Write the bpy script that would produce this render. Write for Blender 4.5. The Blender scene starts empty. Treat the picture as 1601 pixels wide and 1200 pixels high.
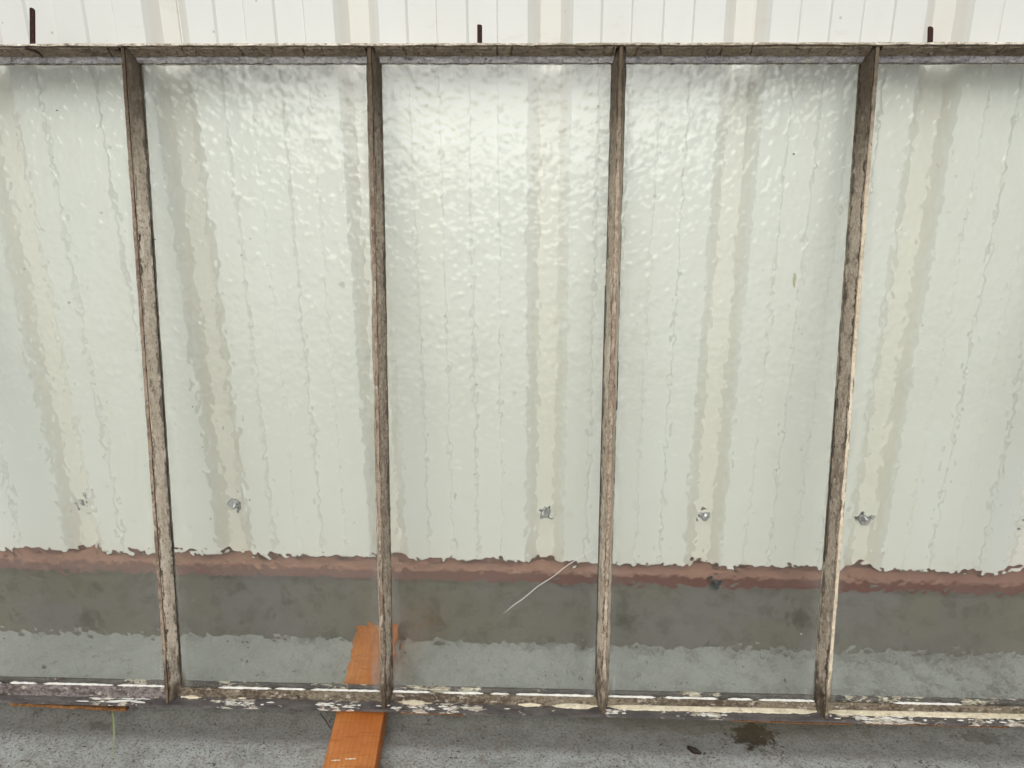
import bpy, math, random
from mathutils import Vector, Matrix, noise as mnoise

random.seed(7)
S = bpy.context.scene
COL = S.collection

# ------------------------------------------------------------------ camera
cam = bpy.data.cameras.new('camera')
cam.sensor_fit = 'HORIZONTAL'; cam.sensor_width = 36.0
cam.lens = 36.0 * 1200.0 / 1601.0
cam.clip_start = 0.02; cam.clip_end = 500
cam_o = bpy.data.objects.new('camera', cam); COL.objects.link(cam_o)
_p, _w, _r = math.radians(18.436), math.radians(2.154), math.radians(-0.24)
_f = Vector((-math.sin(_w)*math.cos(_p), math.cos(_w)*math.cos(_p), -math.sin(_p)))
_rt = Vector((math.cos(_w), math.sin(_w), 0)); _up = _rt.cross(_f)
_R = math.cos(_r)*_rt + math.sin(_r)*_up
_U = -math.sin(_r)*_rt + math.cos(_r)*_up
cam_o.matrix_world = Matrix(((_R.x, _U.x, -_f.x, 0.0227), (_R.y, _U.y, -_f.y, -1.3147),
                             (_R.z, _U.z, -_f.z, 0.985), (0, 0, 0, 1)))
S.camera = cam_o

# ------------------------------------------------------------------ sky, sun, exposure (overcast)
SUN_EL, SUN_AZ = math.radians(41), math.radians(-3)      # azimuth from the camera's back, towards the left
world = bpy.data.worlds.new('World'); S.world = world; world.use_nodes = True
wn = world.node_tree; wn.nodes.clear()
sky = wn.nodes.new('ShaderNodeTexSky'); sky.sky_type = 'NISHITA'; sky.sun_disc = False
sky.sun_elevation = SUN_EL; sky.air_density = 1.0; sky.dust_density = 5.0; sky.ozone_density = 1.0
hs = wn.nodes.new('ShaderNodeHueSaturation'); hs.inputs['Saturation'].default_value = 0.12
bg = wn.nodes.new('ShaderNodeBackground'); bg.inputs['Strength'].default_value = 0.125
wo = wn.nodes.new('ShaderNodeOutputWorld')
wn.links.new(sky.outputs[0], hs.inputs['Color']); wn.links.new(hs.outputs[0], bg.inputs['Color'])
wn.links.new(bg.outputs[0], wo.inputs['Surface'])
sun = bpy.data.lights.new('sun', 'SUN'); sun.energy = 1.5; sun.angle = math.radians(50); sun.color = (1.0, 0.99, 0.975)
sun_o = bpy.data.objects.new('sun', sun); COL.objects.link(sun_o)
_d = Vector((math.sin(SUN_AZ)*math.cos(SUN_EL), -math.cos(SUN_AZ)*math.cos(SUN_EL), math.sin(SUN_EL)))
sun_o.rotation_euler = _d.to_track_quat('Z', 'Y').to_euler(); sun_o.location = _d*6
sky.sun_rotation = math.atan2(_d.x, _d.y)
S.view_settings.view_transform = 'Standard'; S.view_settings.look = 'None'
S.view_settings.gamma = 1.0; S.view_settings.use_curve_mapping = False
S.view_settings.exposure = -0.36

c = S.cycles
c.max_bounces = 12; c.transmission_bounces = 12; c.diffuse_bounces = 4; c.glossy_bounces = 3; c.transparent_max_bounces = 8
c.caustics_refractive = True; c.caustics_reflective = True; c.blur_glossy = 0.0
c.sample_clamp_indirect = 0; c.use_denoising = True
try:
    c.denoiser = 'OPENIMAGEDENOISE'; c.denoising_input_passes = 'RGB_ALBEDO_NORMAL'; c.denoising_prefilter = 'ACCURATE'
except Exception: pass
c.use_adaptive_sampling = False

# ------------------------------------------------------------------ node helpers
class NT:
    def __init__(s, name):
        s.m = bpy.data.materials.new(name); s.m.use_nodes = True
        s.t = s.m.node_tree; s.t.nodes.clear()
        s.out = s.t.nodes.new('ShaderNodeOutputMaterial')
        s.co = s.t.nodes.new('ShaderNodeTexCoord').outputs['Object']
    def n(s, typ, **kw):
        x = s.t.nodes.new(typ)
        for k, v in kw.items(): setattr(x, k, v)
        return x
    def put(s, sock, v):
        if isinstance(v, bpy.types.NodeSocket): s.t.links.new(v, sock)
        elif isinstance(v, (tuple, list)) and len(v) == 3 and sock.type == 'RGBA': sock.default_value = (*v, 1)
        else: sock.default_value = v
    def map(s, scale=(1, 1, 1), loc=(0, 0, 0), rot=(0, 0, 0)):
        x = s.n('ShaderNodeMapping'); s.put(x.inputs['Vector'], s.co)
        x.inputs['Scale'].default_value = scale; x.inputs['Location'].default_value = loc; x.inputs['Rotation'].default_value = rot
        return x.outputs[0]
    def noise(s, vec, scale, detail=3, rough=.55, dist=0):
        x = s.n('ShaderNodeTexNoise'); s.put(x.inputs['Vector'], vec)
        x.inputs['Scale'].default_value = scale; x.inputs['Detail'].default_value = detail
        x.inputs['Roughness'].default_value = rough; x.inputs['Distortion'].default_value = dist
        return x.outputs['Fac']
    def voro(s, vec, scale, feature='F1', out='Distance', rnd=1):
        x = s.n('ShaderNodeTexVoronoi', feature=feature); s.put(x.inputs['Vector'], vec)
        x.inputs['Scale'].default_value = scale; x.inputs['Randomness'].default_value = rnd
        return x.outputs[out]
    def rng(s, v, a, b, lo=0, hi=1, smooth=True):
        x = s.n('ShaderNodeMapRange', interpolation_type='SMOOTHSTEP' if smooth else 'LINEAR'); s.put(x.inputs['Value'], v)
        for i, q in zip((1, 2, 3, 4), (a, b, lo, hi)): x.inputs[i].default_value = q
        return x.outputs[0]
    def math(s, op, a, b=0.0, cl=False):
        x = s.n('ShaderNodeMath', operation=op, use_clamp=cl); s.put(x.inputs[0], a); s.put(x.inputs[1], b)
        return x.outputs[0]
    def mix(s, f, a, b, typ='MIX'):
        x = s.n('ShaderNodeMix', data_type='RGBA', blend_type=typ)
        s.put(x.inputs[0], f); s.put(x.inputs[6], a); s.put(x.inputs[7], b)
        return x.outputs[2]
    def sep(s):
        x = s.n('ShaderNodeSeparateXYZ'); s.put(x.inputs[0], s.co); return x.outputs
    def bump(s, h, dist, strength=1.0, nrm=None):
        x = s.n('ShaderNodeBump'); x.inputs['Distance'].default_value = dist; x.inputs['Strength'].default_value = strength
        s.put(x.inputs['Height'], h)
        if nrm is not None: s.put(x.inputs['Normal'], nrm)
        return x.outputs[0]
    def bsdf(s, col, rough=.6, spec=.4, metal=0, nrm=None):
        x = s.n('ShaderNodeBsdfPrincipled'); s.put(x.inputs['Base Color'], col); s.put(x.inputs['Roughness'], rough)
        s.put(x.inputs['Specular IOR Level'], spec); s.put(x.inputs['Metallic'], metal)
        if nrm is not None: s.put(x.inputs['Normal'], nrm)
        s.t.links.new(x.outputs[0], s.out.inputs['Surface'])
        return x
    def spot1(s, x, rx):
        return s.rng(s.math('ABSOLUTE', s.math('SUBTRACT', s.sep()[0], x)), rx*.5, rx*1.2, 1, 0)
    def spot(s, x, y, rx, ry, wob, nse):
        """soft-edged irregular mask round a point of the object's own x/y plane"""
        sp = s.sep()
        dx = s.math('DIVIDE', s.math('SUBTRACT', sp[0], x), rx); dy = s.math('DIVIDE', s.math('SUBTRACT', sp[1], y), ry)
        d = s.math('SQRT', s.math('ADD', s.math('MULTIPLY', dx, dx), s.math('MULTIPLY', dy, dy)))
        d = s.math('ADD', d, s.math('MULTIPLY', s.math('SUBTRACT', nse, .5), wob*4))
        return s.rng(d, .7, 1.1, 1, 0)

def srgb(r, g, b):
    f = lambda v: (v/255/12.92 if v <= 10 else ((v/255+.055)/1.055)**2.4)
    return (f(r), f(g), f(b))

# ------------------------------------------------------------------ materials
def m_siding():
    t = NT('cream_painted_steel')
    big = t.noise(t.map((1, 1, .35)), 5, 4)
    str_ = t.noise(t.map((1, 1, .06)), 45, 3)
    flat_tone = t.mix(t.rng(big, .35, .7), (.695, .712, .682), (.685, .695, .650))       # flats cooler and paler, grooves slightly creamier and darker
    cream = t.mix(t.rng(big, .35, .7), (.678, .670, .615), (.660, .648, .588))
    col = t.mix(t.rng(t.sep()[1], .0045, .009), flat_tone, cream)
    col = t.mix(t.rng(str_, .55, .8, 0, .35), col, (.68, .665, .58))
    speck = t.voro(t.co, 22)
    col = t.mix(t.rng(speck, .025, .06, .6, 0), col, (.32, .29, .22))
    sm = t.noise(t.map((1, 1, 2.5)), 18, 5, .65)
    col = t.mix(t.rng(sm, .58, .76, 0, .5), col, (.60, .58, .52))
    t.bsdf(col, t.rng(big, .3, .7, .36, .46), .9, 0, t.bump(t.noise(t.co, 9, 2), .002, .4))
    return t.m
def m_trim():
    t = NT('brown_painted_trim')
    a = t.noise(t.map((1, 3, 3)), 14, 5, .6)
    col = t.mix(t.rng(a, .3, .7), srgb(160, 126, 110), srgb(138, 108, 98))
    b = t.noise(t.co, 60, 4)
    col = t.mix(t.rng(b, .58, .72, 0, .7), col, srgb(165, 132, 120))
    sp = t.sep()
    col = t.mix(t.rng(sp[0], -.6, .7, 0, .45), col, srgb(128, 90, 80))
    t.bsdf(col, .7, .25, 0, t.bump(b, .001, .5))
    return t.m
def m_lip():
    t = NT('mauve_brown_shaded_sill')
    a = t.noise(t.map((1, 3, 3)), 10, 5, .6)
    col = t.mix(t.rng(t.sep()[0], -.5, .25), srgb(132, 108, 102), srgb(106, 70, 62))  # darker than the trim: shade of the upright face put into the colour
    col = t.mix(t.rng(a, .45, .65, 0, .7), col, srgb(120, 90, 84))
    t.bsdf(col, .75, .25, 0, t.bump(a, .001, .5))
    return t.m
def m_foundation():
    t = NT('foundation_concrete')
    a = t.noise(t.co, 5, 5, .6); b = t.noise(t.co, 30, 5, .65)
    col = t.mix(t.rng(a, .35, .65), srgb(112, 108, 97), srgb(114, 110, 107))
    col = t.mix(t.rng(b, .45, .75, 0, .6), col, srgb(80, 79, 66))
    col = t.mix(t.rng(t.noise(t.map((1, 1, 1), (3, 1, 0)), 9, 4), .56, .68, 0, .65), col, srgb(66, 66, 48))
    t.bsdf(col, .9, .2, 0, t.bump(b, .004, .8))
    return t.m
def m_ground():
    t = NT('pitted_concrete')
    a = t.noise(t.co, 3.5, 5, .6); b = t.noise(t.co, 26, 5, .6); g = t.noise(t.co, 230, 5, .75); nb = t.noise(t.co, 62, 5, .7)
    v = t.voro(t.co, 190, out='Color'); vs = t.n('ShaderNodeSeparateColor'); t.put(vs.inputs[0], v)
    col = t.mix(t.rng(a, .35, .65), srgb(160, 162, 157), srgb(174, 176, 173))
    col = t.mix(t.rng(b, .4, .7, 0, .6), col, srgb(114, 114, 107))
    col = t.mix(t.rng(vs.outputs[0], .55, 1, 0, .4), col, srgb(176, 180, 178))
    col = t.mix(t.rng(vs.outputs[1], .7, 1, 0, .5), col, srgb(132, 116, 102))
    col = t.mix(t.rng(g, .50, .64, 0, .75), col, srgb(84, 82, 76))
    col = t.mix(t.rng(g, .46, .34, 0, .6), col, srgb(176, 178, 174))
    pv = t.voro(t.map((1, 1.3, 1)), 130)
    size = t.rng(t.noise(t.co, 40, 2), .40, .72, .02, .30)
    pit = t.math('MULTIPLY', t.rng(t.math('SUBTRACT', pv, size), -.05, .05, 1, 0), t.rng(b, .36, .52))
    col = t.mix(t.math('MULTIPLY', pit, .75), col, srgb(58, 55, 50))
    col = t.mix(t.math('MULTIPLY', t.spot(.1, -.235, 3.0, .060, .22, b), .55), col, srgb(92, 89, 80))  # soft shadow along the foot of the sash painted in, together with dirt
    col = t.mix(t.math('MULTIPLY', t.spot(-.9, -.085, 1.9, .085, .16, b), .5), col, srgb(184, 187, 184))
    # shapes of dirt: dark brown patch, green-brown damp strip by the frame, small ones
    col = t.mix(t.math('MULTIPLY', t.spot(.392, -.243, .040, .034, .75, nb), .9), col, srgb(50, 40, 22))
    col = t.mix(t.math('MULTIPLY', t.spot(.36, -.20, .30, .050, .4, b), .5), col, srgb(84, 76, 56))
    col = t.mix(t.math('MULTIPLY', t.spot(-.735, -.262, .022, .012, .8, nb), .45), col, srgb(70, 64, 44))
    col = t.mix(t.math('MULTIPLY', t.spot(.79, -.232, .05, .016, 1.0, nb), .35), col, srgb(58, 52, 36))
    h = t.math('SUBTRACT', t.math('ADD', t.math('MULTIPLY', g, .5), t.math('MULTIPLY', b, .5)), t.math('MULTIPLY', pit, .9))
    t.bsdf(col, .88, .25, 0, t.bump(h, .0035, 1.0))
    return t.m

def m_weather(name, base, light, dark, axis, sc=1.0, chip=.5, rust=.35, seed=0.0, dcol=None, crk_amt=0.0, ends=0.0, grime=(46, 36, 28)):
    """old oil paint / putty: streaks along the bar, dark cracks, lighter remains"""
    base, light = tuple(v*1.18 for v in base), tuple(min(.9, v*1.15) for v in light)
    t = NT(name)
    st = {'x': (.5, 1, 1), 'y': (1, .5, 1)}[axis]
    s2 = {'x': (.5, 1, 1), 'y': (1, .5, 1)}[axis]
    a = t.noise(t.map(st, (seed, seed, 0)), 260*sc, 5, .65)
    b = t.noise(t.map(s2, (seed+2, 1, 0)), 70*sc, 5, .7)
    big = t.noise(t.map(s2, (seed, 5, 0)), 9, 3)
    f = t.math('ADD', t.math('MULTIPLY', a, .45), t.math('ADD', t.math('MULTIPLY', b, .35), t.math('MULTIPLY', big, .35)))
    col = t.mix(t.rng(f, .48, .66), base, light)
    col = t.mix(t.rng(b, .40, .28, 0, .9), col, dark)
    fine = t.noise(t.map(st, (seed+7, 2, 0)), 700*sc, 3, .6)
    col = t.mix(t.rng(fine, .58, .68, 0, .55), col, dark)
    k = t.noise(t.map((1, 1, 1), (seed+3, 0, 4)), 160, 5, .7)
    col = t.mix(t.rng(k, .57, .63, 0, rust), col, dcol or srgb(70, 44, 30))
    ch = t.noise(t.map(s2, (seed+11, 0, 4)), 120, 5, .7)
    col = t.mix(t.rng(ch, .575, .60, 0, chip), col, srgb(216, 206, 188))
    crk = t.voro(t.map({'x': (1, .45, .45), 'y': (.45, 1, .45)}[axis], (seed, 0, 0)), 75, 'DISTANCE_TO_EDGE')
    crm = t.math('MULTIPLY', t.rng(crk, .0, .035, 1, 0), t.rng(big, .38, .55))
    col = t.mix(t.math('MULTIPLY', crm, crk_amt), col, srgb(40, 32, 24))
    if ends:
        sp = t.sep()
        xd = t.math('MULTIPLY', t.math('ABSOLUTE', t.math('SUBTRACT', t.math('FRACT', t.math('DIVIDE', sp[0], .37291)), .5)), .37291)
        xw = t.math('ADD', xd, t.math('MULTIPLY', t.math('SUBTRACT', t.noise(t.map((1, .5, 1), (seed, 3, 0)), 60, 4, .7), .5), .010))
        col = t.mix(t.rng(xw, .0096, .0112, 0, .7), col, srgb(*grime))              # grime along the glass
        rg = t.math('MULTIPLY', t.rng(xw, .0026, .0034), t.rng(xw, .0046, .0038))
        col = t.mix(t.math('MULTIPLY', rg, t.rng(big, .35, .6, .2, .9)), col, srgb(58, 40, 30))  # rust line beside the stem
        wob = t.math('MULTIPLY', t.math('SUBTRACT', b, .5), .30)
        up = t.rng(t.math('ADD', sp[1], wob), .80, 1.02, 0, 1); dn = t.rng(t.math('ADD', sp[1], wob), .10, -.02, 0, 1)
        col = t.mix(t.math('MULTIPLY', t.math('ADD', up, dn, True), ends), col, srgb(66, 54, 38))
    h = t.math('SUBTRACT', t.math('ADD', t.math('MULTIPLY', f, .8), t.math('MULTIPLY', t.rng(ch, .575, .60), .35)), t.math('MULTIPLY', crm, .6*crk_amt))
    t.bsdf(col, .8, .25, 0, t.bump(h, .0022, 1.0))
    return t.m
def m_flange():
    t = NT('purple_grey_paint_with_white_flakes')
    a = t.noise(t.map((.4, 1, 1)), 55, 5, .65)
    col = t.mix(t.rng(a, .35, .65), srgb(80, 76, 76), srgb(108, 102, 99))
    fn = t.noise(t.map((.25, 1, 1)), 380, 4, .65)
    col = t.mix(t.rng(fn, .55, .7, 0, .7), col, srgb(66, 54, 50))
    big = t.noise(t.map((1, .2, .2), (1.3, 0, 0)), 7, 2)
    ch = t.noise(t.map((.5, 1, 1), (4, 0, 0)), 95, 6, .70)
    m = t.math('ADD', ch, t.math('MULTIPLY', t.math('SUBTRACT', big, .5), .55))
    env = None
    for x, rx in ((-.645, .045), (-.44, .05), (-.265, .05), (-.09, .09), (.205, .022), (.36, .04), (.66, .09), (.84, .06)):
        e = t.spot1(x, rx); env = e if env is None else t.math('MAXIMUM', env, e)
    m = t.math('ADD', t.math('ADD', ch, t.math('MULTIPLY', t.math('SUBTRACT', big, .5), .15)), t.math('MULTIPLY', env, .125))
    chips = t.rng(m, .625, .645)
    col = t.mix(chips, col, t.mix(t.rng(fn, .4, .6), srgb(226, 221, 210), srgb(176, 160, 140)))
    r = t.noise(t.map((.6, 1, 1), (9, 0, 0)), 90, 4)
    col = t.mix(t.rng(r, .62, .70, 0, .8), col, srgb(78, 50, 36))
    t.bsdf(col, .62, .35, 0, t.bump(t.math('ADD', t.math('MULTIPLY', chips, .7), t.math('MULTIPLY', fn, .4)), .0026, 1.0))
    return t.m
def m_rust(name='rusty_iron', dark=True):
    t = NT(name)
    a = t.noise(t.co, 180, 5, .7); b = t.noise(t.co, 40, 3)
    c1, c2 = (srgb(44, 28, 26), srgb(66, 40, 34)) if dark else (srgb(150, 108, 66), srgb(88, 54, 30))
    col = t.mix(t.rng(a, .35, .65), c1, c2)
    col = t.mix(t.rng(b, .5, .7, 0, .6), col, srgb(44, 30, 26) if dark else srgb(60, 38, 24))
    t.bsdf(col, .85, .3, 0, t.bump(a, .0012, 1.0))
    return t.m
def m_lumber():
    t = NT('orange_stained_timber')
    sp = t.sep()
    g = t.noise(t.map((1, .05, 1)), 120, 4, .6, .4)
    ring = t.n('ShaderNodeTexWave', wave_type='BANDS', bands_direction='X'); t.put(ring.inputs['Vector'], t.map((1, .12, 1), (.0, 0, 0)))
    ring.inputs['Scale'].default_value = 38; ring.inputs['Distortion'].default_value = 5; ring.inputs['Detail'].default_value = 2; ring.inputs['Detail Scale'].default_value = 1.2
    saw = t.noise(t.map((.12, 1, 1)), 160, 3, .6)
    a = t.noise(t.co, 12, 4)
    col = t.mix(t.rng(a, .3, .7), srgb(204, 136, 76), srgb(178, 104, 48))
    col = t.mix(t.rng(ring.outputs['Fac'], .55, .95, 0, .28), col, srgb(160, 88, 34))
    col = t.mix(t.rng(g, .52, .70, 0, .55), col, srgb(150, 82, 32))
    col = t.mix(t.rng(saw, .52, .68, 0, .6), col, srgb(152, 86, 34))
    col = t.mix(t.rng(t.noise(t.co, 300, 3), .66, .74, 0, .6), col, srgb(226, 176, 116))
    t.bsdf(col, .55, .35, 0, t.bump(t.math('ADD', g, saw), .0012, .7))
    return t.m
def m_glass():
    t = NT('hammered_glass')
    gl = t.n('ShaderNodeBsdfGlass'); gl.inputs['Color'].default_value = (.992, .999, .979, 1)
    gl.inputs['Roughness'].default_value = 0.06; gl.inputs['IOR'].default_value = 1.5
    df = t.n('ShaderNodeBsdfDiffuse'); 
    sp = t.sep()
    # grime gathered along the glazing bars and in the bottom corners, thin dust elsewhere
    xm = t.math('ABSOLUTE', t.math('SUBTRACT', t.math('FRACT', t.math('DIVIDE', sp[0], .37291)), .5))   # 0 at a bar
    side = t.rng(xm, .035, .085, 1, 0)
    foot = t.rng(sp[1], 0.0, .07, 1, 0); head = t.rng(sp[1], 1.0, 1.04, 0, 1)
    dn = t.noise(t.map((1, .35, 1)), 30, 5, .65)
    g = t.math('MULTIPLY', t.math('ADD', t.math('MULTIPLY', side, .09), t.math('ADD', t.math('MULTIPLY', t.math('MULTIPLY', foot, side), .45), t.math('MULTIPLY', head, .2))), t.rng(dn, .35, .65))
    dust = t.rng(t.noise(t.co, 8, 4), .35, .75, .003, .012)
    fac = t.math('ADD', g, dust, True)
    t.put(df.inputs['Color'], t.mix(t.math('MULTIPLY', g, 2.2, True), (.62, .64, .62), srgb(120, 112, 96)))
    mx = t.n('ShaderNodeMixShader'); t.put(mx.inputs[0], fac)
    t.t.links.new(gl.outputs[0], mx.inputs[1]); t.t.links.new(df.outputs[0], mx.inputs[2])
    t.t.links.new(mx.outputs[0], t.out.inputs['Surface'])
    return t.m
def m_plain(name, col, rough=.7, spec=.3, metal=0, var=.25, sc=120, bump=.0008):
    t = NT(name)
    a = t.noise(t.co, sc, 4, .6)
    c2 = t.mix(t.rng(a, .35, .7, 0, var*2), col, tuple(v*.55 for v in col))
    t.bsdf(c2, rough, spec, metal, t.bump(a, bump, .8))
    return t.m

M = dict(
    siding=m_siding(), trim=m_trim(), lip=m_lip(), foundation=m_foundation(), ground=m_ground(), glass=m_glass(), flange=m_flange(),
    bar=m_weather('weathered_bar_paint', srgb(132, 112, 96), srgb(180, 164, 144), srgb(60, 46, 36), 'y', seed=1, ends=.85, chip=.6),
    bar_dark=m_weather('brown_bar_paint', srgb(104, 86, 72), srgb(156, 140, 122), srgb(48, 36, 30), 'y', seed=21, ends=.85, chip=.5),
    bar_light=m_weather('pale_bar_paint', srgb(184, 168, 144), srgb(214, 202, 180), srgb(104, 80, 64), 'y', seed=25, ends=.85, chip=.6),
    putty=m_weather('weathered_putty', srgb(196, 182, 163), srgb(226, 214, 198), srgb(112, 92, 76), 'y', seed=5, chip=.6, rust=.5, ends=.85),
    putty_mid=m_weather('brown_beige_putty', srgb(168, 154, 134), srgb(212, 200, 181), srgb(76, 60, 47), 'y', seed=15, chip=.7, rust=.6, ends=.85),
    putty_dark=m_weather('dirty_putty', srgb(142, 129, 114), srgb(190, 177, 159), srgb(58, 47, 38), 'y', seed=9, chip=.6, rust=.65, ends=.85),
    top_putty=m_weather('cracked_olive_putty', srgb(112, 99, 84), srgb(152, 138, 120), srgb(50, 40, 31), 'x', seed=3, chip=.2, rust=.8, crk_amt=.25, dcol=srgb(58, 47, 34)),
    bead=m_weather('lavender_sealant', srgb(150, 147, 150), srgb(196, 193, 192), srgb(92, 90, 98), 'x', seed=6, chip=.75, rust=.75, dcol=srgb(84, 82, 98)),
    top_rail=m_weather('chipped_top_rail_paint', srgb(142, 130, 110), srgb(222, 214, 200), srgb(56, 43, 33), 'x', seed=2, chip=.9, rust=.75),
    cream=m_weather('cream_putty', srgb(192, 182, 156), srgb(212, 202, 178), srgb(120, 104, 80), 'x', seed=4, chip=.5, rust=.2),
    murk=m_weather('stained_putty', srgb(72, 62, 52), srgb(124, 114, 96), srgb(38, 30, 24), 'x', seed=8, chip=.5, rust=.6),
    smear=m_weather('grey_smeared_putty', srgb(70, 60, 58), srgb(128, 120, 117), srgb(42, 33, 31), 'x', seed=12, chip=.5, rust=.6),
    white=m_plain('white_putty_line', srgb(232, 230, 222), .7, .3, 0, .12, 200),
    iron=m_rust(), flake=m_rust('rusty_flake', False), lumber=m_lumber(),
    screw=m_plain('zinc_screw', (.62, .63, .65), .35, .5, .85, .3), rubber_gap=m_plain('black_rubber_and_gap_shadow', (.03, .03, .03), .7),
    bolt=m_plain('dull_bolt', (.06, .06, .065), .5, .4, .5), grass=m_plain('grass_green', srgb(142, 152, 108), .6, .3, 0, .2, 60),
    leaf=m_plain('dead_leaf', srgb(50, 42, 34), .7, .3, 0, .4, 300), crack=m_plain('bright_crack', (.85, .86, .84), .4, .6, 0, .05),
    speck=m_plain('dark_speck', srgb(70, 62, 52), .8), pale_speck=m_plain('pale_speck', srgb(215, 214, 205), .8),
    grit=m_plain('grit', srgb(120, 118, 112), .9, .2, 0, .4, 90), scuff=m_plain('white_scuff', srgb(235, 225, 205), .8),
    drip=m_plain('brown_drip', srgb(186, 180, 154), .7),
)

# ------------------------------------------------------------------ mesh helpers
def tag(o, label=None, cat=None, group=None, kind=None):
    for k, v in (('label', label), ('category', cat), ('group', group), ('kind', kind)):
        if v: o[k] = v
    return o
def obj(name, verts, faces, mat, parent=None, smooth=False):
    me = bpy.data.meshes.new(name); me.from_pydata([tuple(v) for v in verts], [], faces); me.update()
    if mat: me.materials.append(mat)
    if smooth: me.polygons.foreach_set('use_smooth', [True]*len(me.polygons))
    o = bpy.data.objects.new(name, me); COL.objects.link(o)
    if parent: o.parent = parent
    return o
def empty(name, mat=None):
    o = bpy.data.objects.new(name, None); COL.objects.link(o); o.empty_display_size = .1
    if mat is not None: o.matrix_world = mat
    return o
def nz(a, b, s): return mnoise.noise(Vector((a, b, s)))
def sweep(axis, sec, a0, a1, step, jit=0.0, seed=0.0, freq=60, crack=None, jits=None, off=(0, 0), taper=0.0):
    """closed section swept along x (sec = (y,z)) or y (sec = (x,z)), every ring jittered by noise"""
    n = max(1, int(round((a1-a0)/step))); V = []; F = []; m = len(sec)
    for i in range(n+1):
        a = a0 + (a1-a0)*i/n
        tp = 1.0 if not taper else max(.12, min(1.0, min(a-a0, a1-a)/taper))**.6
        for j, (p, q) in enumerate(sec):
            p, q = sec[0][0]+(p-sec[0][0])*tp, sec[0][1]+(q-sec[0][1])*tp
            k = jit * (jits[j] if jits else 1)
            dp = k*(nz(a*freq, j*3.1, seed) + .6*nz(a*freq*3.7, j*5.3, seed+9)); dq = k*(nz(a*freq, j*3.1, seed+40) + .6*nz(a*freq*3.7, j*5.3, seed+60))
            if crack and (jits is None or jits[j] > 0):
                cp, cq = crack(a, j); dp += cp; dq += cq
            P, Q = p+dp+off[0], q+dq+off[1]
            V.append((a, P, Q) if axis == 'x' else (P, a, Q))
    for i in range(n):
        for j in range(m):
            A, B = i*m+j, i*m+(j+1) % m
            F.append((A, B, B+m, A+m))
    F.append(tuple(range(m-1, -1, -1))); F.append(tuple(n*m+j for j in range(m)))
    return V, F
def fixn(o):
    import bmesh
    b = bmesh.new(); b.from_mesh(o.data); bmesh.ops.recalc_face_normals(b, faces=b.faces); b.to_mesh(o.data); b.free(); return o
def box(x0, x1, y0, y1, z0, z1):
    V = [(x, y, z) for x in (x0, x1) for y in (y0, y1) for z in (z0, z1)]
    return V, [(0, 1, 3, 2), (4, 6, 7, 5), (0, 4, 5, 1), (2, 3, 7, 6), (0, 2, 6, 4), (1, 5, 7, 3)]
def bevel(o, w, seg=2):
    md = o.modifiers.new('bevel', 'BEVEL'); md.width = w; md.segments = seg; md.limit_method = 'ANGLE'; return o
def tube(path, rads, n=8):
    V = []; F = []
    for i, p in enumerate(path):
        p = Vector(p); a = Vector(path[max(0, i-1)]); b = Vector(path[min(len(path)-1, i+1)]); d = (b-a).normalized()
        s = d.orthogonal().normalized(); t = d.cross(s)
        if abs(d.dot(Vector((0, 0, 1)))) < .98:
            s = d.cross(Vector((0, 0, 1))).normalized(); t = d.cross(s)
        for k in range(n):
            an = 2*math.pi*k/n; V.append(p + rads[i]*(math.cos(an)*s + math.sin(an)*t))
    for i in range(len(path)-1):
        for k in range(n): F.append((i*n+k, i*n+(k+1) % n, (i+1)*n+(k+1) % n, (i+1)*n+k))
    F.append(tuple(range(n))); F.append(tuple((len(path)-1)*n+k for k in range(n)))
    return V, F

# ------------------------------------------------------------------ ground
def gz(x): return -.003 - .005*x
gv = []; gf = []
G = 60.0
gv = [(-G, -G, gz(-1)), (G, -G, gz(1)), (G, G, gz(1)), (-G, G, gz(-1))]
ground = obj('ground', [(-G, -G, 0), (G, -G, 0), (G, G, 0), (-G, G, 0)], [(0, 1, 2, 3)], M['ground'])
ground.location = (0, 0, -.003); ground.rotation_euler = (0, math.atan(.005), 0)
tag(ground, kind='structure', label='grey pitted concrete ground under the leaning sash')

# ------------------------------------------------------------------ metal clad building
P = .3048
bld = empty('metal_building', Matrix.Translation((0, .1, 0)))
tag(bld, 'cream ribbed metal shed wall above brown trim and grey concrete footing', 'building')
def bpart(*a, **k):
    o = obj(*a, **k); o.parent = bld; o.matrix_parent_inverse = Matrix.Translation((0, -.1, 0)); return o
DEP, MIN = .0195, .0032
def profile(k0, k1):
    pts = [(k0*P+.0455, DEP)]
    for k in range(k0, k1+1):
        b = k*P
        if k > k0: pts += [(b, 0), (b+.0203, DEP)]
        if k == k1:
            pts += [(b+.0415, DEP-.0006), (b+.0490, DEP-.0016)]; break
        pts += [(b+.0520, DEP), (b+.0711, 0)]
        for e in (.1134, .2086): pts += [(b+e, 0), (b+e+.0040, MIN), (b+e+.0474, MIN), (b+e+.0498, 0)]
    return pts
WT = 2.5
def zbot(x): return .1815 - .0090*x
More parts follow.
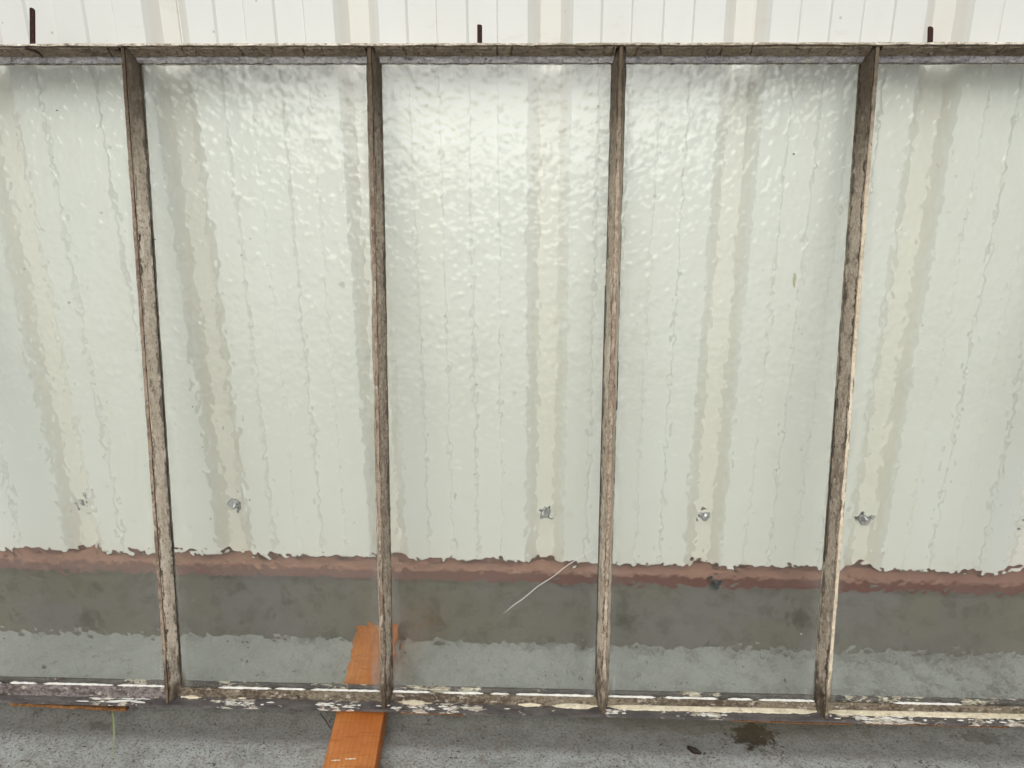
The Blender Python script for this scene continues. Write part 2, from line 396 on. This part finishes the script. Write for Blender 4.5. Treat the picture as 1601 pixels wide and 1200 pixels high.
for k0 in range(-11, 10, 3):
    pr = profile(k0, k0+3); V = []; F = []
    rows = [0, .02, .5, 1.0, 1.5, WT]
    th = .0008
    m = len(pr)
    for layer in (0, th):
        for r in rows:
            for (x, y) in pr:
                z = zbot(x) + (.0012*nz(x*40, 0, k0) if r == 0 else 0) if r < .1 else r
                if r == .02: z = zbot(x)+.02
                V.append((x, y+layer, z))
    L = len(rows)*m
    for l in (0, 1):
        for i in range(len(rows)-1):
            for j in range(m-1):
                a = l*L+i*m+j; q = (a, a+1, a+1+m, a+m); F.append(q if l == 0 else q[::-1])
    for j in range(m-1): F.append((j, j+L, j+1+L, j+1)); t0 = (len(rows)-1)*m; F.append((t0+j, t0+j+1, t0+j+1+L, t0+j+L))
    for i in range(len(rows)-1):
        a = i*m; F.append((a, a+m, a+m+L, a+L)); a = i*m+m-1; F.append((a, a+L, a+m+L, a+m))
    bpart('siding_panel', V, F, M['siding'])
# dark framing board behind the sheets, footing, trim
def sloped(x0, x1, y0, y1, z0, z1, s=-.009, n=60, jit=0, seed=0):
    V = []; F = []
    for i in range(n+1):
        x = x0+(x1-x0)*i/n
        for (y, z) in ((y0, z0), (y1, z0), (y1, z1), (y0, z1)):
            V.append((x, y + jit*nz(x*30, z*50, seed), z+s*x + jit*nz(x*30, y*50, seed+5)))
    for i in range(n):
        for j in range(4): F.append((i*4+j, i*4+(j+1) % 4, i*4+4+(j+1) % 4, i*4+4+j))
    F.append((3, 2, 1, 0)); F.append(tuple(n*4+j for j in range(4)))
    return V, F
X0, X1 = -3.2, 3.2
fixn(bpart('sill_board', *sloped(X0, X1, .032, .07, .176, .30), M['bar']))
fixn(bpart('base_trim', *sloped(X0, X1, -.0235, .06, .1690, .1745, n=300, jit=.0012), M['trim']))
fixn(bpart('sill_lip', *sloped(X0, X1, -.0195, .06, .1470, .1688, n=300, jit=.0012, seed=3), M['lip']))
fixn(bpart('footing', *sloped(X0, X1, -.008, .20, -.12, .1468, s=-.0088), M['foundation']))
fixn(bpart('inner_wall', *box(X0, X1, .06, .10, .30, WT-.02), M['sill'] if 'sill' in M else M['bar']))
# screws in the flat bottoms of the grooves
def lathe(prof, n, axis_to):
    V = []; F = []
    for (r, h) in prof:
        for k in range(n): a = 2*math.pi*k/n; V.append((r*math.cos(a), -h, r*math.sin(a)))
    for i in range(len(prof)-1):
        for k in range(n): F.append((i*n+k, i*n+(k+1) % n, (i+1)*n+(k+1) % n, (i+1)*n+k))
    F.append(tuple((len(prof)-1)*n+k for k in range(n))); F.append(tuple(range(n-1, -1, -1)))
    return V, F
sc0 = None
for k in range(-9, 10):
    x = k*P+(.0262 if k == -1 else .0362); z = .280-.0085*x
    if sc0 is None:
        sc0 = fixn(bpart('screw', *lathe([(.0105, .0012), (.0105, .0026), (.0068, .0032), (.0064, .0095), (.0052, .0104)], 12, None), M['screw']))
        wa0 = fixn(obj('washer', *lathe([(.0120, 0), (.0120, .0012), (.009, .0014)], 16, None), M['rubber_gap'], sc0)); s = sc0
    else:
        s = sc0.copy(); COL.objects.link(s); w = wa0.copy(); COL.objects.link(w); w.parent = s
    s.location = (x, DEP-.0002, z); s.rotation_euler = (0, random.random()*6, 0)
for x in (-1.45, .366, 2.2):
    b = fixn(bpart('anchor_bolt', *lathe([(.011, 0), (.011, .003), (.0085, .0032), (.008, .010), (.006, .012)], 16, None), M['bolt']))
    b.location = (x, -.0195, .1575-.009*x); b.rotation_euler = (0, .3, 0)

# ------------------------------------------------------------------ leaning glazed sash
FM = Matrix(((.99997, .00447, .00619, -.0520), (.00537, .16511, -.98626, -.2257), (-.00544, .98626, .16509, .0582), (0, 0, 0, 1)))
sash = empty('glazed_sash', FM)
tag(sash, 'weathered steel sash with tall hammered glass panes leaning on the metal wall', 'window')
SP = .37291; BX = [(i-1.5)*SP for i in range(-1, 5)]          # two outer stiles and four glazing bars
VB, VT, DN = -.016, 1.052, .034
def fpart(name, vf, mat, parent=None, smooth=False):
    return fixn(obj(name, vf[0], vf[1], mat, parent or sash, smooth))
# rails
top = fpart('top_rail', sweep('x', [(VT, -.046), (VT, -.0105), (1.034, -.0105), (1.034, -.0055), (VT, -.0055), (VT, DN), (VT+.0028, DN-.0006), (VT+.0046, -.046)],
            BX[0]-.005, BX[-1]+.005, .006, .0006, 3, 40, jits=[0, 0, 0, 0, 1, 1.6, 1.6, .5]), M['top_rail'])
bot = fpart('bottom_rail', sweep('x', [(VB, -.0055), (.005, -.0055), (.005, -.0105), (VB-.0045, -.0105), (VB-.0045, DN-.001), (VB, DN)],
            BX[0]-.005, BX[-1]+.005, .006, .0007, 8, 40, jits=[0, 0, 0, 0, 1.2, 1.2]), M['flange'])
# bars
for i, x in enumerate(BX):
    h = .0031
    st = [(x-h, -.0055), (x-.0105, -.0055), (x-.0105, -.0100), (x+.0105, -.0100), (x+.0105, -.0055), (x+h, -.0055), (x+h*.85, .0300), (x-h*.85, .0300)]
    bm_ = [M['bar'], M['bar_dark'], M['bar_dark'], M['bar'], M['bar_light'], M['bar']][i]
    b = fpart('glazing_bar' if 0 < i < 5 else 'stile', sweep('y', st, VB+.0003, VT-.0003, .006, .0008, 20+i*7, 35, jits=[0, 0, 0, 0, 0, 0, 1, 1]), bm_)
    for sgn in (-1, 1):
        w = .0114
        sec = [(x+sgn*(h+.0002), .0004), (x+sgn*w, .0004), (x+sgn*(w-.0012), .0035), (x+sgn*(h+.0034), .0190), (x+sgn*(h+.0005), .0268), (x+sgn*(h-.0002), .0272)]
        mat = {(1, 1): M['putty'], (2, 1): M['putty_dark'], (2, -1): M['putty_mid'], (3, 1): M['putty_mid'], (3, -1): M['putty_mid'], (4, -1): M['putty_dark'], (4, 1): M['putty']}.get((i, sgn), M['putty_dark'])
        def crack(a, j, s=i*3+sgn): 
            e = max(0, nz(a*23, s*1.7, 5)-.42)*.006 + max(0, nz(a*9, s*2.7, 15)-.5)*.012
            return (-sgn*e*.8, -e)
        fpart('putty', sweep('y', sec, VB+.0006, VT-.0006, .0045, .0011, 50+i*11+sgn*3, 30, crack=crack, jits=[0, .9, 1, 1.1, 1, 0]), mat, b)
for i, sgn, v0, v1 in ((1, 1, .02, .80), (1, -1, .30, .34), (2, 1, .62, .84), (3, -1, .04, .70), (3, 1, .50, .58), (4, -1, .25, .52)):  # thin black strips standing in for the shadow gap between putty and glass
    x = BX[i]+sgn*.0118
    fpart('gap_shadow_line', sweep('y', [(x-.0008, .0002), (x+.0006, .0002), (x+.0004, .0008), (x-.0006, .0010)], v0, v1, .006, .0005, 300+i*7+sgn, 50, jits=[0, 1.2, 1, 1]), M['rubber_gap'])
# putty between the bars: top (sealant bead + cracked putty) and bottom (white line + fillet)
for i in range(5):
    a0, a1 = BX[i]+.0075, BX[i+1]-.0075
    crs = []; a = a0+random.uniform(.01, .03)
    while a < a1: crs.append((a, random.choice((.15, .3, .5, .9, 1.3)))); a += random.uniform(.006, .03)*random.choice((1, 1, 3))
    def crack(a, j, crs=crs):
        d = 0
        for cx, s in crs:
            q = abs(a-cx-(j-2)*.0016*math.sin(cx*911))
            if q < .0012: d = max(d, (1-q/.0012)*.0035*s)
        return (d*.9, -d)
    fpart('sealant_bead', sweep('x', [(1.0505, .0004), (1.0345, .0004), (1.0348, .0030), (1.0390, .0066), (1.0432, .0092), (1.0505, .0092)],
          a0, a1, .0025, .0016, 100+i*5, 70, jits=[0, .8, 1.2, 1.2, .5, 0]), M['bead'], top)
    fpart('putty', sweep('x', [(1.0516, .0094), (1.0425, .0094), (1.0420, .0112), (1.0458, .0205), (1.0490, .0282), (1.0516, .0288)],
          a0, a1, .0016, .0011, 140+i*5, 45, crack=crack, jits=[0, .6, 1, 1, 1, 0]), M['top_putty'], top)
    fm = [M['smear'], M['murk'], M['murk'], M['murk'], M['murk']][i]
    full = [1.05, .62, .70, .60, .60][i]
    fpart('putty', sweep('x', [(-.0157, .0004), (-.0157, .0145*full), (-.0120, .0130*full), (-.0070, .0075*full), (-.0022, .0030), (-.0022, .0004)],
          a0, a1, .003, .0013, 180+i*5, 45, jits=[0, 1, 1.2, 1.1, .4, 0]), fm, bot)
    for c0, c1, cw in {1: ((.30, .34, .7), (.02, .12, .5)), 2: ((.04, .20, .6), (.62, .74, .8), (.78, 1.0, 1)), 3: ((.0, 1.0, 1.0),), 4: ((.0, 1.0, 1.15),)}.get(i, ()):
        fpart('putty', sweep('x', [(-.0158, .0088), (-.0156, .0155+.0022*cw), (-.0138, .0148+.002*cw), (-.0112, .0105), (-.0115, .0082)],
              a0+(a1-a0)*c0, a0+(a1-a0)*c1, .003, .0020, 260+i*5+c0*9, 48, jits=[0, 1, 1.1, .8, 0], taper=.025), M['cream'], bot)
    # broken white line of old putty on the glass edge
    a = a0
    while a < a1-.01:
        l = min(random.uniform(.02, .14), a1-a)
        if random.random() < (.35 if i == 4 else .82):
            fpart('putty_line', sweep('x', [(-.0021, .0003), (-.0021, .0026), (-.0004, .0024), (.0006, .0003)], a, a+l, .0022, .0009, 220+a*9, 120, jits=[0, 1, 1, .9], taper=.008), M['white'], bot)
        a += l + random.uniform(.002, .02)
# curled flakes of white paint still holding on to the bottom rail
V = []; F = []
fr_ = random.Random(11)
for cx, rx, cnt in ((-.645, .045, 26), (-.44, .05, 16), (-.265, .05, 14), (-.09, .09, 22), (.205, .02, 12), (.36, .05, 12), (.66, .09, 26), (.84, .06, 14)):
    for q in range(cnt):
        u0, n0 = fr_.gauss(cx, rx*.55), fr_.uniform(.019, .0325); L, Wd = fr_.uniform(.002, .008)*(1.8 if cx < -.6 else 1), fr_.uniform(.001, .0028)
        n0 = min(n0, .0325-Wd); o = len(V); K = 9; lift = fr_.uniform(.0003, .0011); th = .0004
        if min(abs(u0-x) for x in BX) < .006: continue
        for k in range(K):
            an = 2*math.pi*k/K; rr = fr_.uniform(.6, 1.15)
            pu, pn = u0+L*rr*math.cos(an), n0+Wd*rr*math.sin(an)
            for dv in (0, th): V.append((pu, VB+.0007+dv+lift*(.3+.7*fr_.random()), pn))
        V += [(u0, VB+.0006, n0), (u0, VB+.0006+th, n0)]
        for k in range(K):
            a, b = o+2*k, o+2*((k+1) % K); F += [(a, b, b+1, a+1), (a+1, b+1, o+2*K+1), (b, a, o+2*K)]
tag(fixn(obj('paint_flakes', V, F, M['white'], bot)), kind='stuff')
# panes: rolled glass, hammered relief as real geometry on the back face, a fainter one on the front
import numpy as np
def relief(nu, nv, du, dv, sig, slope, rs):
    a = rs.standard_normal((nv, nu))
    fy = np.fft.fftfreq(nv, dv)[:, None]; fx = np.fft.fftfreq(nu, du)[None, :]
    def blur(z, sx, sy): return np.real(np.fft.ifft2(np.fft.fft2(z)*np.exp(-2*np.pi**2*((fx*sx)**2+(fy*sy)**2))))
    h = blur(a, sig, sig*1.15); h /= h.std()
    h = np.abs(h+.25)**.9 + .45*h                       # dimples with narrower ridges between them
    h = blur(h, sig*.42, sig*.42)
    h2 = blur(rs.standard_normal((nv, nu)), sig*3.2, sig*4.0); h2 /= h2.std()
    g = np.gradient(h, dv, du); h *= slope/np.sqrt(np.mean(g[0]**2+g[1]**2)/2)
    g = np.gradient(h2, dv, du); h2 *= .22*slope/np.sqrt(np.mean(g[0]**2+g[1]**2)/2)
    return h+h2
def pane(x0, x1, y0, y1, zb, zf, seed, sl=.0255):
    rs = np.random.RandomState(seed)
    def fade(Y):                                         # invented fade: strong relief above for the highlights, shallower below to calm refraction
        t = np.clip((Y-.15)/.5, 0, 1); return .62+.42*t*t*(3-2*t)
    def grid(st):
        nu, nv = int((x1-x0)/st)+1, int((y1-y0)/st)+1
        X, Y = np.meshgrid(np.linspace(x0, x1, nu), np.linspace(y0, y1, nv))
        idx = np.arange(nu*nv).reshape(nv, nu)
        q = np.stack([idx[:-1, :-1], idx[:-1, 1:], idx[1:, 1:], idx[1:, :-1]], -1).reshape(-1, 4)
        return X, Y, nu, nv, (x1-x0)/(nu-1), (y1-y0)/(nv-1), q, [idx[0, 0], idx[0, -1], idx[-1, -1], idx[-1, 0]]
    X, Y, nu, nv, du, dv, q, cf = grid(.0020)
    hf = relief(nu, nv, du, dv, .0036, sl*1.1, rs)*fade(Y); hf -= hf.max()
    Vf = np.stack([X, Y, zf+hf], -1).reshape(-1, 3); N = nu*nv
    X, Y, nu, nv, du, dv, q2, cb = grid(.0016)
    hb = relief(nu, nv, du, dv, .0026, sl*1.1, rs)*fade(Y); hb -= hb.mean()
    V = np.concatenate([Vf, np.stack([X, Y, zb+hb], -1).reshape(-1, 3)])
    side = np.array([[cf[k], cb[k]+N, cb[(k+1) % 4]+N, cf[(k+1) % 4]] for k in range(4)])
    Fq = np.concatenate([q, q2[:, ::-1]+N, side]).astype(np.int32)
    me = bpy.data.meshes.new('glass_pane'); me.vertices.add(len(V)); me.vertices.foreach_set('co', V.ravel())
    me.loops.add(Fq.size); me.loops.foreach_set('vertex_index', Fq.ravel())
    me.polygons.add(len(Fq)); me.polygons.foreach_set('loop_start', np.arange(0, Fq.size, 4, dtype=np.int32))
    me.update(calc_edges=True)
    sm = np.ones(len(Fq), bool); sm[-len(side):] = False
    me.polygons.foreach_set('use_smooth', sm); me.update(); me.validate(); me.materials.append(M['glass'])
    o = bpy.data.objects.new('glass_pane', me); COL.objects.link(o); o.parent = sash
    return o
crackpts = [(.1690, .2655), (.152, .2545), (.1281, .2383), (.1006, .2151), (.0728, .1953), (.050, .1745), (.0299, .1589), (.016, .1455)]
for i in range(5):
    x0, x1 = BX[i]+.0050, BX[i+1]-.0050
    g = pane(x0, x1, -.0125, 1.046, -.0042, -.0002, 30+i)
    V = []; F = []; V2 = []; F2 = []
    for q in range(34):
        px, py = random.uniform(x0+.01, x1-.01), random.uniform(.01, 1.02); r = random.choice((.0005, .0006, .0008, .0011))
        VV, FF = (V, F) if random.random() < .55 else (V2, F2)
        o = len(VV); kx, ky = random.uniform(.6, 1.6), random.uniform(.6, 1.3)
        for e in range(6):
            an = e*math.pi/3; VV.append((px+r*kx*math.cos(an), py+r*ky*math.sin(an), .0000))
        VV.append((px, py, .0005))
        for e in range(6): FF.append((o+e, o+(e+1) % 6, o+6))
    tag(obj('dirt_specks', V, F, M['speck'], g), kind='stuff'); tag(obj('dust_specks', V2, F2, M['pale_speck'], g), kind='stuff')
    if i == 2:
        V = []; F = []
        pts = []
        for (ax, ay), (bx, by) in zip(crackpts[:-1], crackpts[1:]):
            for s in range(4):
                t = s/4; pts.append((ax+(bx-ax)*t+.0007*nz(ax*90, t*3, 2), ay+(by-ay)*t+.0007*nz(ay*90, t*3, 7)))
        pts.append(crackpts[-1])
        for k, (ax, ay) in enumerate(pts):
            t = k/(len(pts)-1); w = .0004+.0006*min(1, t/.2) if t < .85 else .0010*max(.15, 1-(t-.85)*6)
            d = Vector((.56, .83)).normalized()
            V += [(ax-d.x*w/2, ay+d.y*w/2, .0001), (ax, ay, .0001+w*.5), (ax+d.x*w/2, ay-d.y*w/2, .0001)]
        for k in range(len(pts)-1):
            for j in (0, 1): F.append((k*3+j, k*3+j+1, k*3+j+4, k*3+j+3))
        tag(obj('crack', V, F, M['crack'], g), label='pale diagonal crack across the lower right of the pane')
    if i == 3:
        fpart('dried_drip', tube([(.470, .722, .0003), (.4705, .715, .0005), (.4702, .707, .0005), (.4708, .700, .0003)], [.0012, .0022, .002, .0008], 8), M['drip'], g)
# three iron pegs standing out of the top rail
def flatbar(u, v0, v1, n, w, t, slant, sh=0.0):
    hw = w/2
    V = [(u-hw, v0, n-t), (u+hw, v0, n-t), (u+hw, v1-slant, n-t), (u+hw*.5, v1-slant*.25, n-t), (u-hw*.4, v1, n-t), (u-hw, v1-abs(slant)*.2, n-t)]
    V = [(a+sh*(b-v0)/(v1-v0), b, cc) for a, b, cc in V]
    V += [(a, b, cc+t*2) for a, b, cc in V]
    F = [(5, 4, 3, 2, 1, 0), (6, 7, 8, 9, 10, 11)] + [(j, (j+1) % 6, (j+1) % 6+6, j+6) for j in range(6)]
    return V, F
NP = .020
for u, v1, sl, sh in ((-.7030, 1.1100, .004, .0052), (-.0230, 1.0845, .0015, 0), (.6390, 1.0805, .003, -.0018)):
    bevel(fpart('peg', flatbar(u, VT-.004, v1, NP, .0072, .0020, sl, sh), M['iron']), .0008)
fpart('hook', tube([(-.7045, 1.0505, .0310), (-.7035, 1.0488, .0335), (-.699, 1.0475, .0325), (-.6935, 1.0462, .029), (-.6905, 1.0430, .0230), (-.6898, 1.0395, .0165)], [.0022, .0024, .0020, .0018, .0015, .0008], 8), M['iron'])
# rusty layers peeling from the underside of the bottom rail
def flake(u0, u1, v, n, th, dep, drop, seed):
    V = []; F = []; N = 24
    for i in range(N+1):
        t = i/N; a = u0+(u1-u0)*t; dv = -drop*t + .0008*nz(a*60, 0, seed); e = dep*(1 if t < .93 else 1-(t-.93)*6)
        for (p, q) in ((v+dv, n-e), (v+dv, n), (v+dv-th, n+.0006*nz(a*90, 3, seed)), (v+dv-th, n-e)): V.append((a, p, q))
    for i in range(N):
        for j in range(4): F.append((i*4+j, i*4+(j+1) % 4, i*4+4+(j+1) % 4, i*4+4+j))
    F += [(3, 2, 1, 0), tuple(N*4+j for j in range(4))]
    return V, F
for a in ((-.835, -.632, -.0212, .031, .0050, .020, .006, 1), (-.16, -.05, -.0210, .0325, .0018, .012, .001, 3), (.40, .60, -.0210, .0330, .0016, .012, .0012, 5), (.62, .86, -.0208, .0330, .0014, .012, .0006, 7)):
    fpart('rust_flake', flake(*a), M['flake'])

# ------------------------------------------------------------------ timber under the sash
lum = obj('timber_block', *box(-.0410, .0410, -.80, -.0, 0, .0385), M['lumber'])
fixn(lum); bevel(lum, .0022, 3)
lum.matrix_world = Matrix.Translation((-.2970, -.0095, gz(-.29)+.0005)) @ Matrix.Rotation(math.atan(.072), 4, 'Z')
tag(lum, 'orange stained timber lying on the concrete under the sash', 'timber')
for (x, y, l) in ((-.030, -.352, .014), (-.008, -.350, .016)):
    V = []; F = []
    for k in range(7):
        t = k/6; w = .0012*(.5+abs(nz(t*6, y*90, 3))*1.6); V += [(x+l*t, y-w+.0008*nz(t*5, 1, 1), .0388), (x+l*t, y+w, .0388)]
    for k in range(6): F.append((k*2, k*2+2, k*2+3, k*2+1))
    sm = obj('scuff', V, F, M['scuff'], lum)

# ------------------------------------------------------------------ small things on the concrete
def blade(name, pts, w, mat):
    V = []; F = []
    for k, p in enumerate(pts):
        t = k/(len(pts)-1); ww = w*(1-t**2*.85)
        V += [(p[0]-ww, p[1], p[2]), (p[0], p[1]-ww*.2, p[2]-ww*.5), (p[0]+ww, p[1], p[2])]
    for k in range(len(pts)-1):
        for j in (0, 1): F.append((k*3+j, k*3+j+1, k*3+j+4, k*3+j+3))
    return obj(name, V, F, mat, None, True)
def arc(a, b, bow, n=10):
    a, b, bow = Vector(a), Vector(b), Vector(bow)
    return [a.lerp(b, k/n) + bow*4*(k/n)*(1-k/n) for k in range(n+1)]
tag(blade('grass_blade', arc((-.752, -.215, .012), (-.6775, -.331, .003), (.008, .004, .016), 14), .0030, M['grass']),
    'single green grass blade bent out from under the sash', 'grass')
# curled dead leaf
V = []; F = []
for i in range(7):
    for j in range(5):
        s, t = i/6-.5, j/4-.5
        w = .012*math.cos(s*2.6)
        V.append((s*.024, t*w, .005 + .006*math.cos(t*5)*.6 + .003*nz(s*5, t*5, 3)))
for i in range(6):
    for j in range(4): a = i*5+j; F.append((a, a+5, a+6, a+1))
lf = obj('dead_leaf', V, F, M['leaf'], None, True); lf.location = (.286, -.281, gz(.286)-.001); lf.rotation_euler = (.2, .1, -.5)
lf.modifiers.new('thick', 'SOLIDIFY').thickness = .0008
tag(lf, 'small dark curled dead leaf on the concrete', 'leaf')
tw = obj('twig', *tube([(-.357, -.232, gz(-.35)+.012), (-.345, -.245, gz(-.35)+.010), (-.333, -.258, gz(-.35)+.004)], [.0009, .0010, .0007], 6), M['leaf'])
tag(fixn(tw), 'thin dark twig beside the orange timber', 'twig')
# loose grit
V = []; F = []
rg = random.Random(3)
for q in range(1500):
    x, y = rg.uniform(-1.1, 1.1), rg.uniform(-.42, -.02); r = rg.choice((.0006, .0008, .001, .0014, .002)) * (1 if rg.random() < .97 else 1.8)
    if abs(x+.285) < .055: continue
    o = len(V)
    for dx, dy, dz in ((1, 0, 0), (0, 1, 0), (-1, 0, 0), (0, -1, 0), (0, 0, .9), (0, 0, -.5)):
        V.append((x+r*dx*rg.uniform(.6, 1.3), y+r*dy*rg.uniform(.6, 1.3), gz(x)+r*.3+r*dz*rg.uniform(.6, 1.2)))
    for a, b in ((0, 1), (1, 2), (2, 3), (3, 0)): F += [(o+a, o+b, o+4), (o+b, o+a, o+5)]
tag(obj('grit', V, F, M['grit']), 'loose grit scattered over the concrete', 'grit', kind='stuff')
